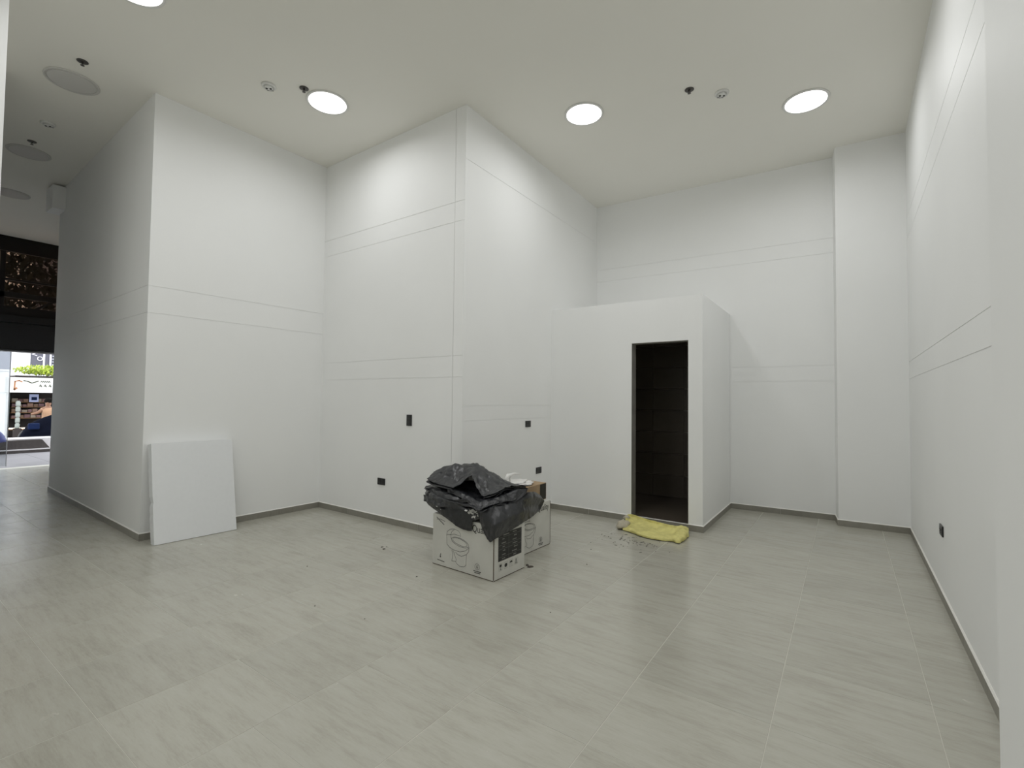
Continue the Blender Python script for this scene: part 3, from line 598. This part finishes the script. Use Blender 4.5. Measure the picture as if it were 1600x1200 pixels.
# ------------------------------------------------------------------ yellow rag on the threshold
RAG = [[(-2.01, 5.009, 0.008), (-1.91, 4.975, 0.008), (-1.81, 4.915, 0.008), (-1.698, 4.869, 0.008), (-1.605, 4.869, 0.008), (-1.517, 4.88, 0.008), (-1.448, 4.905, 0.008), (-1.381, 4.889, 0.008), (-1.358, 5.014, 0.008), (-1.368, 5.192, 0.008)], [(-2.023, 5.059, 0.03), (-1.925, 5.013, 0.035), (-1.818, 4.937, 0.035), (-1.709, 4.9, 0.035), (-1.615, 4.899, 0.035), (-1.526, 4.909, 0.035), (-1.453, 4.922, 0.035), (-1.386, 4.908, 0.05), (-1.358, 4.991, 0.055), (-1.373, 5.238, 0.03)], [(-2.091, 5.285, 0.03), (-2.036, 5.301, 0.028), (-1.952, 5.298, 0.02), (-1.823, 5.227, 0.02), (-1.709, 5.183, 0.02), (-1.607, 5.167, 0.02), (-1.522, 5.155, 0.02), (-1.445, 5.093, 0.05), (-1.406, 5.167, 0.06), (-1.402, 5.348, 0.035)], [(-2.118, 5.373, 0.06), (-2.091, 5.445, 0.05), (-1.989, 5.398, 0.045), (-1.865, 5.348, 0.045), (-1.753, 5.319, 0.04), (-1.639, 5.272, 0.04), (-1.548, 5.245, 0.04), (-1.495, 5.271, 0.05), (-1.449, 5.323, 0.06), (-1.429, 5.424, 0.035)], [(-2.123, 5.406, 0.075), (-2.077, 5.448, 0.085), (-1.979, 5.414, 0.08), (-1.87, 5.359, 0.078), (-1.755, 5.322, 0.078), (-1.646, 5.294, 0.076), (-1.555, 5.268, 0.075), (-1.514, 5.338, 0.06), (-1.469, 5.373, 0.06), (-1.452, 5.462, 0.03)]]
rg = empty('floor_cloth', (-1.75, 5.2, 0), 0, 'yellow cleaning cloth lying crumpled across the doorway threshold', 'cloth')
inv2 = Matrix.Translation((-1.75, 5.2, 0)).inverted()
mb = MB(); sheet(mb, RAG, 7, 8, 0.012, 17, 2.0, .8)
mb.v = [tuple(inv2 @ Vector((p[0], min(p[1], yF-.008), max(p[2], .006)))) for p in mb.v]
ro = mb.build('cloth', RAGM, rg, smooth=True); md = ro.modifiers.new('thickness', 'SOLIDIFY'); md.thickness = 0.008; md.offset = 0
mb = MB()
def lump(mb, c, rx, ry, rz, seed, n=20, m_=12, amp=.3):
    o = len(mb.v)
    for a in range(m_+1):
        f = -PI/2+PI*a/m_
        for b in range(n):
            t = 2*PI*b/n; d = Vector((math.cos(f)*math.cos(t), math.cos(f)*math.sin(t), math.sin(f)))
            k = 1+amp*noise.noise(d*1.6+Vector((seed, 0, 0)))+amp*.6*noise.noise(d*4+Vector((seed, 3, 0)))
            mb.v.append((c[0]+d.x*rx*k, c[1]+d.y*ry*k, max(0.003, c[2]+d.z*rz*k)))
    for a in range(m_):
        for b in range(n): mb.f.append((o+a*n+b, o+a*n+(b+1) % n, o+(a+1)*n+(b+1) % n, o+(a+1)*n+b))
lump(mb, (-2.045, 5.10, .04), .062, .105, .046, 1.0)
mb.v = [tuple(inv2 @ Vector(p)) for p in mb.v]
lo_ = mb.build('rolled_end', RAGW, rg, smooth=True); lo_['label'] = 'dirty cream rolled end'
mb = MB(); lump(mb, (-2.118, 5.395, .05), .035, .035, .025, 4.0)
mb.v = [tuple(inv2 @ Vector(p)) for p in mb.v]
lo_ = mb.build('rolled_corner', RAGW, rg, smooth=True); lo_['label'] = 'dirty cream rolled corner'

# ------------------------------------------------------------------ plastic bag on the rear box
bgm = empty('plastic_bag', (-2.62, 3.82, BH), 0, 'crumpled white plastic bag lying on the small brown carton', 'bag')
mb = MB(); lump(mb, (0.00, -0.02, .178), .11, .17, .034, 2.0, 26, 14, .5); lump(mb, (0.07, .08, .178), .06, .09, .020, 7.0, 20, 12, .5)
mb.v = [(p[0], p[1], max(p[2], .1665)) for p in mb.v]
mb.build('film', BAGW, bgm, smooth=True)
mb = MB(); mb.tube([(-.02, -.13, .19), (-.02, -.125, .235), (-.02, -.10, .262), (-.02, -.06, .262), (-.02, 0.0, .270), (-.02, .06, .262), (-.02, .11, .245)], [.010, .016, .020, .016, .011, .009, .005], 10)
mb.tube([(-.02, -.07, .20), (-.02, -.065, .232), (-.02, -.05, .258)], [.008, .010, .012], 8)
mb.build('twisted_handle', BAGW, bgm, smooth=True)

# ------------------------------------------------------------------ crumbs on the floor
mb = MB(); rn = random.Random(9)
def chip(x, y, r, h_=.004, st=1.0):
    an = rn.uniform(0, PI); ring = [(r*st*math.cos(a*PI/3)*rn.uniform(.6, 1.2), r*math.sin(a*PI/3)*rn.uniform(.6, 1.2)) for a in range(6)]
    ring = [(x+u*math.cos(an)-v*math.sin(an), y+u*math.sin(an)+v*math.cos(an)) for u, v in ring]
    mb.add([(*p, .0003) for p in ring]+[(x+(p[0]-x)*.6, y+(p[1]-y)*.6, h_) for p in ring], [(a, (a+1) % 6, 6+(a+1) % 6, 6+a) for a in range(6)]+[tuple(range(6, 12))])
for x, y, r, st in ((-3.566, 3.03, .012, 1.8), (-3.626, 3.058, .010, 1.5), (-3.60, 3.09, .008, 1), (-2.812, 2.725, .008, 1.6), (-2.969, 1.936, .006, 1), (-2.543, 2.015, .005, 1), (-3.713, 2.342, .006, 1), (-2.208, 3.449, .022, 1.9), (-2.25, 3.47, .016, 1.6),
                    (-1.848, 3.797, .008, 1), (-1.629, 2.804, .006, 1), (-2.1, 4.4, .006, 1), (-2.0, 4.2, .007, 1)): chip(x, y, r, min(.009, r*.5), st)
for k in range(70):
    x = rn.gauss(-1.80, .17); y = rn.gauss(4.70, .13)
    if y > 4.88: continue
    chip(x, y, rn.uniform(.002, .008), .0025, rn.uniform(1, 2.5))
cr_ = mb.build('plaster_crumbs', DIRT); tag(cr_, 'dark crumbs of plaster and dirt scattered on the floor tiles before the doorway', 'debris', kind='stuff')
# ------------------------------------------------------------------ the street beyond the corridor
PAVE = mat('lavender_grey_paving', (0.20, 0.195, 0.205), 0.7, var=0.12, vscale=2, bump=0.2, bscale=20)
GRAN = mat('dark_brown_granite', (0.035, 0.028, 0.026), 0.4, var=0.2, vscale=20)
PALE = mat('pale_stone_coping', (0.55, 0.53, 0.54), 0.6)
pv = empty('pavement', kind='structure')
MB().box(-34, -14, -0.25, -13.2, 22, -0.012).build('paving_bed', GROUT, pv)
sl = None
for i in range(5):
    for j in range(6):
        if sl is None: o = MB().bbox(-.497, -.497, -.04, .497, .497, 0, b=.004).build('paving_slab', PAVE, pv); sl = o.data
        else: o = bpy.data.objects.new('paving_slab', sl); C.objects.link(o); o.parent = pv
        o.location = (-13.72-i*1.0, 0.2+j*1.0, -.004)
MB().box(-34, -14, -0.012, -18.22, 22, -0.006).build('road', mat('pale_asphalt', (0.42, 0.41, 0.42), 0.8), pv)  # plain pale grey road colour
kb = empty('planter_step', (-16.3, 2.4, 0), 0, 'low dark brown stone planter step along the pavement outside', 'step')
MB().bbox(-.30, -2.2, 0.0, 0.10, 1.3, .062, b=.004).build('plinth', GRAN, kb)
MB().bbox(-.28, -2.2, .085, 0.0, .66, .30, b=.004).build('block', GRAN, kb)
MB().bbox(-.28, -2.2, .062, 0.075, 1.0, .085, b=.003).build('pale_joint', PALE, kb)
MB().add([(-.28, .66, .085), (0.0, .66, .085), (0.0, .80, .085), (-.28, .80, .085), (-.28, .66, .29), (0, .66, .29)], [(0,1,2,3), (0,3,4), (1,5,2), (0,4,5,1), (3,2,5,4)]).build('sloped_end', GRAN, kb)
MB().bbox(-.95, -2.2, .01, -.281, 1.1, .315, b=.004).build('coping', PALE, kb)
# navy cover draped over a parked motorcycle
NAVY = mat('navy_fabric_cover', (0.003, 0.004, 0.010), 0.9, 0.08, var=0.2, vscale=5, bump=0.4, bscale=12)
NAVYB = mat('blue_panel', (0.006, 0.014, 0.05), 0.7, 0.1)
cv = empty('covered_motorcycle', (-17.55, 3.3, 0), 0, 'dark navy cover draped over a parked motorcycle on the pavement', 'motorcycle')
mb = MB()
st = [(-.48, .27, .10, .30), (-.40, .45, .20, .30), (-.30, .60, .24, .30), (-.18, .70, .26, .29), (0, .80, .28, .27), (.14, .86, .28, .25), (.30, .84, .28, .24), (.50, .90, .26, .24), (.75, .86, .26, .24), (.95, .62, .18, .25)]
n = 18; o0 = len(mb.v)
for y, zt, hw, zb in st:
    for k in range(n):
        t = PI*k/(n-1); x = hw*math.cos(t)*(1-.35*math.sin(t)); z = zb+(zt-zb)*math.sin(t)**.8
        q = Vector((x, y, z)); d = .03*noise.noise(q*6); mb.v.append((x+d, y+d, max(.02, z+d)))
for a in range(len(st)-1):
    for k in range(n-1): mb.f.append((o0+a*n+k, o0+a*n+k+1, o0+(a+1)*n+k+1, o0+(a+1)*n+k))
mb.f.append(tuple(o0+k for k in range(n))); mb.f.append(tuple(o0+(len(st)-1)*n+k for k in range(n)))
mb.build('cover', NAVY, cv, smooth=True)
MB().bbox(.20, -.34, .50, .285, -.12, .66, b=.03).build('tail_panel', NAVYB, cv)
for yy in (-.22, .70):
    m = MB(); m.tube([(.0, yy+.22*math.cos(a*PI/12), .27+.22*math.sin(a*PI/12)) for a in range(25)], .045, 8); m.build('tyre', BLACKP, cv, smooth=True)
# blue scooter wheel arch at the left edge
bs = empty('scooter', (-15.95, 1.95, 0), 0, 'blue scooter showing only its rounded tail behind the glass door', 'scooter')
BLUE = mat('blue_scooter_paint', (0.06, 0.07, 0.22), 0.25)
m = MB(); m.tube([(0, .0+.24*math.cos(a*PI/12), .26+.24*math.sin(a*PI/12)) for a in range(25)], .05, 10); m.build('tyre', BLACKP, bs, smooth=True)
m = MB(); m.tube([(0, .02+.34*math.cos(a*PI/16), .30+.30*math.sin(a*PI/16)) for a in range(0, 17)], .075, 12); m.build('tail_fairing', BLUE, bs, smooth=True)
m = MB(); m.tube([(0.06, .02+.27*math.cos(a*PI/16), .30+.22*math.sin(a*PI/16)) for a in range(2, 8)], .03, 10); m.build('side_panel', PALE, bs, smooth=True)  # white highlight on the blue fairing, put in as a pale arc
m = MB(); m.bbox(-.10, -1.0, .30, .10, .10, .52, b=.05); m.build('body', BLUE, bs, smooth=True)
# person in a tan top, seated at the kiosk
SKIN = mat('brown_skin', (0.26, 0.135, 0.08), 0.55); TAN = mat('tan_shirt', (0.42, 0.25, 0.15), 0.8); HAIR = mat('black_hair', (0.006, 0.005, 0.004), 0.9, 0.1); TROU = mat('dark_trousers', (0.02, 0.02, 0.025), 0.8)
def skin(name, verts, edges, radii, m, parent, sub=2):
    me = bpy.data.meshes.new(name); me.from_pydata(verts, edges, []); o = bpy.data.objects.new(name, me); C.objects.link(o); o.parent = parent
    me.skin_vertices or o.modifiers.new('skin', 'SKIN')
    if not any(x.type == 'SKIN' for x in o.modifiers): o.modifiers.new('skin', 'SKIN')
    if not me.skin_vertices: me.skin_vertices.new() if hasattr(me.skin_vertices, 'new') else None
    sv = me.skin_vertices[0].data
    for i, r in enumerate(radii): sv[i].radius = (r, r) if not isinstance(r, tuple) else r
    sv[0].use_root = True
    s = o.modifiers.new('subdivision', 'SUBSURF'); s.levels = sub; s.render_levels = sub
    me.materials.append(m); return o
ps = empty('person', (-18.75, 3.60, 0), 0, 'person in a tan top sitting by the kiosk, one arm stretched out sideways', 'person')
V = [(0,0,.56), (0,0,.70), (0,0,.86), (0,0,.98), (0,0,1.06), (0,.005,1.14), (0,.01,1.20),          # pelvis..head 0-6
     (0.0,-.10,.99), (.02,-.19,.90), (.04,-.30,.86), (.05,-.36,.845),                                   # left arm 7-10 stretched to the left
     (0,.12,.99), (.04,.18,.80), (.16,.14,.68), (.22,.12,.66),                                          # right arm 11-14
     (.06,-.09,.55), (.40,-.11,.54), (.40,-.11,.12), (.48,-.11,.05), (.06,.09,.55), (.40,.12,.54), (.42,.12,.12), (.50,.12,.05)]
E_ = [(0,1),(1,2),(2,3),(3,4),(4,5),(5,6),(3,7),(7,8),(8,9),(9,10),(3,11),(11,12),(12,13),(13,14),(0,15),(15,16),(16,17),(17,18),(0,19),(19,20),(20,21),(21,22)]
Rd = [.12,.11,(.12,.10),.10,.045,.07,.075, .055,.042,.034,.03, .055,.042,.034,.03, .085,.065,.045,.04,.085,.065,.045,.04]
skin('body', V, E_, Rd, SKIN, ps)
skin('shirt', [(0,0,.60),(0,0,.74),(0,0,.88),(0,0,.985),(0,-.10,.985),(.01,-.145,.95),(0,.12,.985),(.02,.155,.90)], [(0,1),(1,2),(2,3),(3,4),(4,5),(3,6),(6,7)], [.135,.13,.135,.115,.07,.06,.07,.06], TAN, ps)
skin('trousers', [(0,0,.55),(.06,-.09,.55),(.40,-.11,.545),(.40,-.11,.15),(.06,.09,.55),(.40,.12,.545),(.42,.12,.15)], [(0,1),(1,2),(2,3),(0,4),(4,5),(5,6)], [.14,.10,.08,.06,.10,.08,.06], TROU, ps)
m = MB(); lump(m, (-.015, .012, 1.225), .095, .09, .085, 1.0, 16, 10, .1); m.build('hair', HAIR, ps, smooth=True)
m = MB(); lump(m, (.085, -.02, 1.17), .012, .012, .018, 1, 8, 6, 0); m.build('nose', SKIN, ps, smooth=True)
stl = empty('stool', (-18.75, 3.60, 0), 0, 'dark round stool under the seated person', 'stool')
MB().lathe([(.17, .34), (.18, .36), (.17, .38)], 20).build('seat', GRAN, stl)
for a in range(4): MB().tube([(.10*math.cos(a*PI/2+.7), .10*math.sin(a*PI/2+.7), .34), (.16*math.cos(a*PI/2+.7), .16*math.sin(a*PI/2+.7), .0)], .014, 8).build('leg', BLACKP, stl)
# kiosk: dark opening full of goods under a white fascia
KD = mat('dark_kiosk_interior', (0.03, 0.022, 0.02), 0.7); KW = mat('white_fascia', (0.82, 0.82, 0.80), 0.5); KB = mat('worn_wood', (0.25, 0.13, 0.05), 0.6)
BULB = mat('warm_shop_light', (1.0, 0.86, 0.66), 0.5, emit=6.0)
ko = empty('kiosk', (-21, 3.75, 0), 0, 'street kiosk with a white fascia over a dark opening full of goods', 'kiosk')
MB().bbox(-1.5, -.62, 0, -1.42, 1.6, 1.92, b=.004).build('back_panel', KD, ko)
MB().bbox(-1.5, -.66, 0, .0, -.60, 1.92, b=.004).build('side_panel', KW, ko); MB().bbox(-1.42, -.60, 0.05, -.004, -.58, 1.46, b=.004).build('inner_panel', mat('grey_green_panel', (.14, .17, .16), .6), ko)
MB().bbox(-1.5, 1.55, 0, .0, 1.63, 1.92, b=.004).build('side_panel', KD, ko)
MB().bbox(-1.42, -.58, 0, 0, 1.55, .05, b=.004).build('deck', KD, ko)
MB().bbox(-1.5, -.70, 1.46, .06, 1.65, 1.93, b=.006).build('fascia', KW, ko)
MB().bbox(-.35, -.57, .30, -.02, .10, .33, b=.004).build('counter', KB, ko)
for z in (.62, .80, .98, 1.14):
    MB().bbox(-1.3, -.40, z, -.9, .42, z+.02, b=.003).build('shelf', KB, ko)
MB().bbox(-.06, -.56, .335, -.02, -.02, .365, b=.004).build('light_bar', BULB, ko)
m = MB(); lump(m, (-.5, .80, 1.22), .05, .05, .045, 1, 12, 8, 0); m.build('lamp_bulb', BULB, ko, smooth=True)
# hand-painted marks on the fascia, too small to read
m = MB(); P_ = lambda u, z: (.0625, u, z)
INKF = mat('dark_green_sign_paint', (.05, .06, .02), .6); INKO = mat('orange_sign_paint', (.45, .20, .09), .6)
ribbon(m, [(-.30, 1.83), (-.22, 1.815), (-.12, 1.76), (-.03, 1.80), (.03, 1.83)], .03, P_)
for k in range(5): ribbon(m, [(.08+.045*k, 1.79), (.10+.045*k, 1.835), (.12+.045*k, 1.79)], .016, P_)
for k in range(3): ribbon(m, [(.05+.11*k, 1.66), (.08+.11*k, 1.72), (.11+.11*k, 1.64), (.07+.11*k, 1.68)], .016, P_)
ribbon(m, [(.40, 1.79), (.44, 1.84), (.49, 1.80), (.46, 1.78)], .016, P_)
m.build('sign_marks', INKF, ko)['kind'] = 'stuff'
m = MB(); ribbon(m, [(-.50, 1.55), (-.49, 1.80), (-.40, 1.83), (-.34, 1.79)], .035, P_); ribbon(m, [(-.50, 1.55), (-.45, 1.60)], .05, P_); m.build('sign_flourish', INKO, ko)
gm = [mat('goods_%s' % n_, c, .5) for n_, c in (('pink', (.24, .13, .13)), ('peach', (.34, .20, .14)), ('tan', (.22, .13, .08)), ('rose', (.18, .09, .10)), ('cream', (.34, .28, .22)))]
rn = random.Random(4); k = 0
for r_, z in enumerate((.64, .82, 1.00, 1.16)):
    y = -.38
    q_ = 0
    while y < .36:
        wd = rn.uniform(.07, .14); hh = rn.uniform(.07, .12)
        o = MB().bbox(-.10, 0, 0, .10, wd, hh, b=.006).build('goods_packet', gm[k % 5], None, loc=(-22.08, 3.75+y, z+.0005))
        q_ += 1; tag(o, 'small %s packet, %s from the left on the %s kiosk shelf' % (('pink', 'peach', 'tan', 'rose', 'cream')[k % 5], ('first', 'second', 'third', 'fourth', 'fifth', 'sixth', 'seventh', 'eighth', 'ninth', 'tenth')[q_-1], ('lowest', 'second lowest', 'second highest', 'highest')[r_]), 'packet', 'packets on the kiosk shelves'); y += wd+.012; k += 1
pc = empty('picture_sign', (-21.55, 3.80, 1.16), 0, 'blue and white picture sign hanging in the kiosk', 'sign'); 
MB().bbox(-.01, -.11, 0, .01, .11, .25, b=.003).build('board', mat('pale_blue_sign', (.35, .40, .62), .5), pc); MB().box(.0105, -.06, .06, .013, .07, .16).build('picture', NAVYB, pc)
for a in (-.08, .08): MB().tube([(0, a, .25), (0, a, .298)], .004, 6).build('hanger', BLACKP, pc)
bk = empty('wicker_basket', (-20.80, 4.02, 0), 0, 'tall orange brown basket standing by the kiosk counter', 'basket')
MB().lathe([(.12, .0), (.13, .25), (.14, .52), (.145, .60)], 20).build('weave', KB, bk); MB().tube([(.145*math.cos(a*PI/10), .145*math.sin(a*PI/10), .60) for a in range(21)], .014, 8).build('rim', KB, bk)
jr = empty('jar_column', (-20.95, 3.35, 0), 0, 'grey green column of stacked jars at the kiosk side', 'jars')
for k in range(5): MB().lathe([(.05, 0), (.055, .02), (.055, .13), (.035, .15), (.035, .165)], 14, (0, 0, .36+.17*k)).build('jar', mat('jar_green', (.30, .33, .30), .3) if k == 0 else bpy.data.materials['jar_green'], jr, smooth=True)
MB().bbox(-.09, -.09, .05, .09, .09, .36, b=.006).build('stand', KD, jr)
# lime green foliage over the kiosk, tree seen through the transom
LIME = mat('lime_leaf', (.50, .60, .10), .6, var=.2, vscale=3); DKG = mat('dark_tree_leaf', (.009, .010, .004), .6, 0.2, var=.3, vscale=3); BARK = mat('bark', (.06, .045, .035), .9)  # lime is the plant's own leaf colour
def leaves(name, c, r, n, s, m, parent, seed):
    rn = random.Random(seed); mb = MB()
    for k in range(n):
        while True:
            d = Vector((rn.uniform(-1, 1), rn.uniform(-1, 1), rn.uniform(-1, 1)))
            if d.length < 1: break
        p = Vector(c)+Vector((d.x*r[0], d.y*r[1], d.z*r[2])); q = Matrix.Rotation(rn.uniform(0, 6.28), 3, 'Z') @ Matrix.Rotation(rn.uniform(-1.2, 1.2), 3, 'X')
        l = s*rn.uniform(.6, 1.3)
        mb.add([p+q @ Vector(v) for v in ((0, -l, 0), (l*.45, 0, l*.12), (0, l, 0), (-l*.45, 0, l*.12))], [(0, 1, 2), (0, 2, 3)])
    o = mb.build(name, m, parent); o['kind'] = 'stuff'; return o
hg = empty('trailing_plant', (-21.6, 4.3, 2.0), 0, 'lime green trailing plant along the kiosk roof', 'plant')
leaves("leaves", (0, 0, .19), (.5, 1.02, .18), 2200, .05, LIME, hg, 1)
MB().bbox(-.4, -1.0, -.065, .4, 1.0, .0, b=.01).build('trough', KD, hg)
tr = empty('street_tree', (-19.6, 1.0, 0), 0, 'dark street tree seen through the smoked transom window', 'tree')
MB().tube([(0, -.6, 0), (.05, -.4, 1.2), (0, 0, 2.6), (0, .5, 3.8), (.1, 1.2, 4.8)], [.14, .12, .10, .08, .05], 10).build('trunk', BARK, tr, smooth=True)
MB().tube([(0, 0.1, 2.9), (.2, 1.0, 3.7), (.2, 2.2, 4.4)], [.07, .05, .03], 8).build('branch', BARK, tr, smooth=True)
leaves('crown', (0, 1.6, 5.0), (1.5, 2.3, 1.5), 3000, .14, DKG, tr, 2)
# buildings across the street
BW_ = mat('white_render', (.80, .80, .80), .8); BG_ = mat('dark_grey_cladding', (.10, .10, .125), .6); BL_ = mat('pale_lettering', (.80, .78, .85), .6); GW = mat('grey_window', (.35, .36, .40), .3)  # white is the render's own colour
wb = empty('white_building', (-30, 3.0, 0), 0, 'overexposed white building across the street, left of the lettered one', 'building')
MB().box(-4, -6, 0, 0, 2.12, 9).build('walls', BW_, wb)
for y, z in ((-.6, 2.4), (.65, 2.4), (.65, 4.6), (-.6, 4.6)):
    f = MB().bbox(0, y, z, .04, y+.95, z+1.2, b=.01).build('window', BW_, wb); MB().box(.02, y+.08, z+.08, .045, y+.87, z+1.12).build('pane', GW, f)
gb = empty('lettered_building', (-30.0, 5.13, 0), 0, 'dark grey building with large pale sideways letters', 'building')
MB().box(-4, 0, 0, -.02, 5, 9).build('walls', BG_, gb)
for z in (2.25, 2.62): MB().bbox(-.02, .0, z-.05, .03, 2.0, z+.06, b=.01).build('ledge', BL_, gb)
for y in (.40, .62): MB().bbox(-.02, y, 2.3, .04, y+.06, 5, b=.01).build('mullion', BL_, gb)
for k in range(6): MB().bbox(-.02, .70, 2.75+k*.13, .03, 1.6, 2.80+k*.13, b=.005).build('louvre', GW, gb)
Rt = Matrix.Rotation(PI/2, 4, 'Z') @ Matrix.Rotation(PI/2, 4, 'X')
for s_, y_, z_ in (('W', .02, 3.42), ('R', .21, 3.40), ('O', .21, 3.14)):
    text_mesh('letter', s_, .27, Matrix.Translation((.0, y_, z_)) @ Rt @ Matrix.Rotation(-PI/2, 4, 'Z'), BL_, gb, ext=.012)
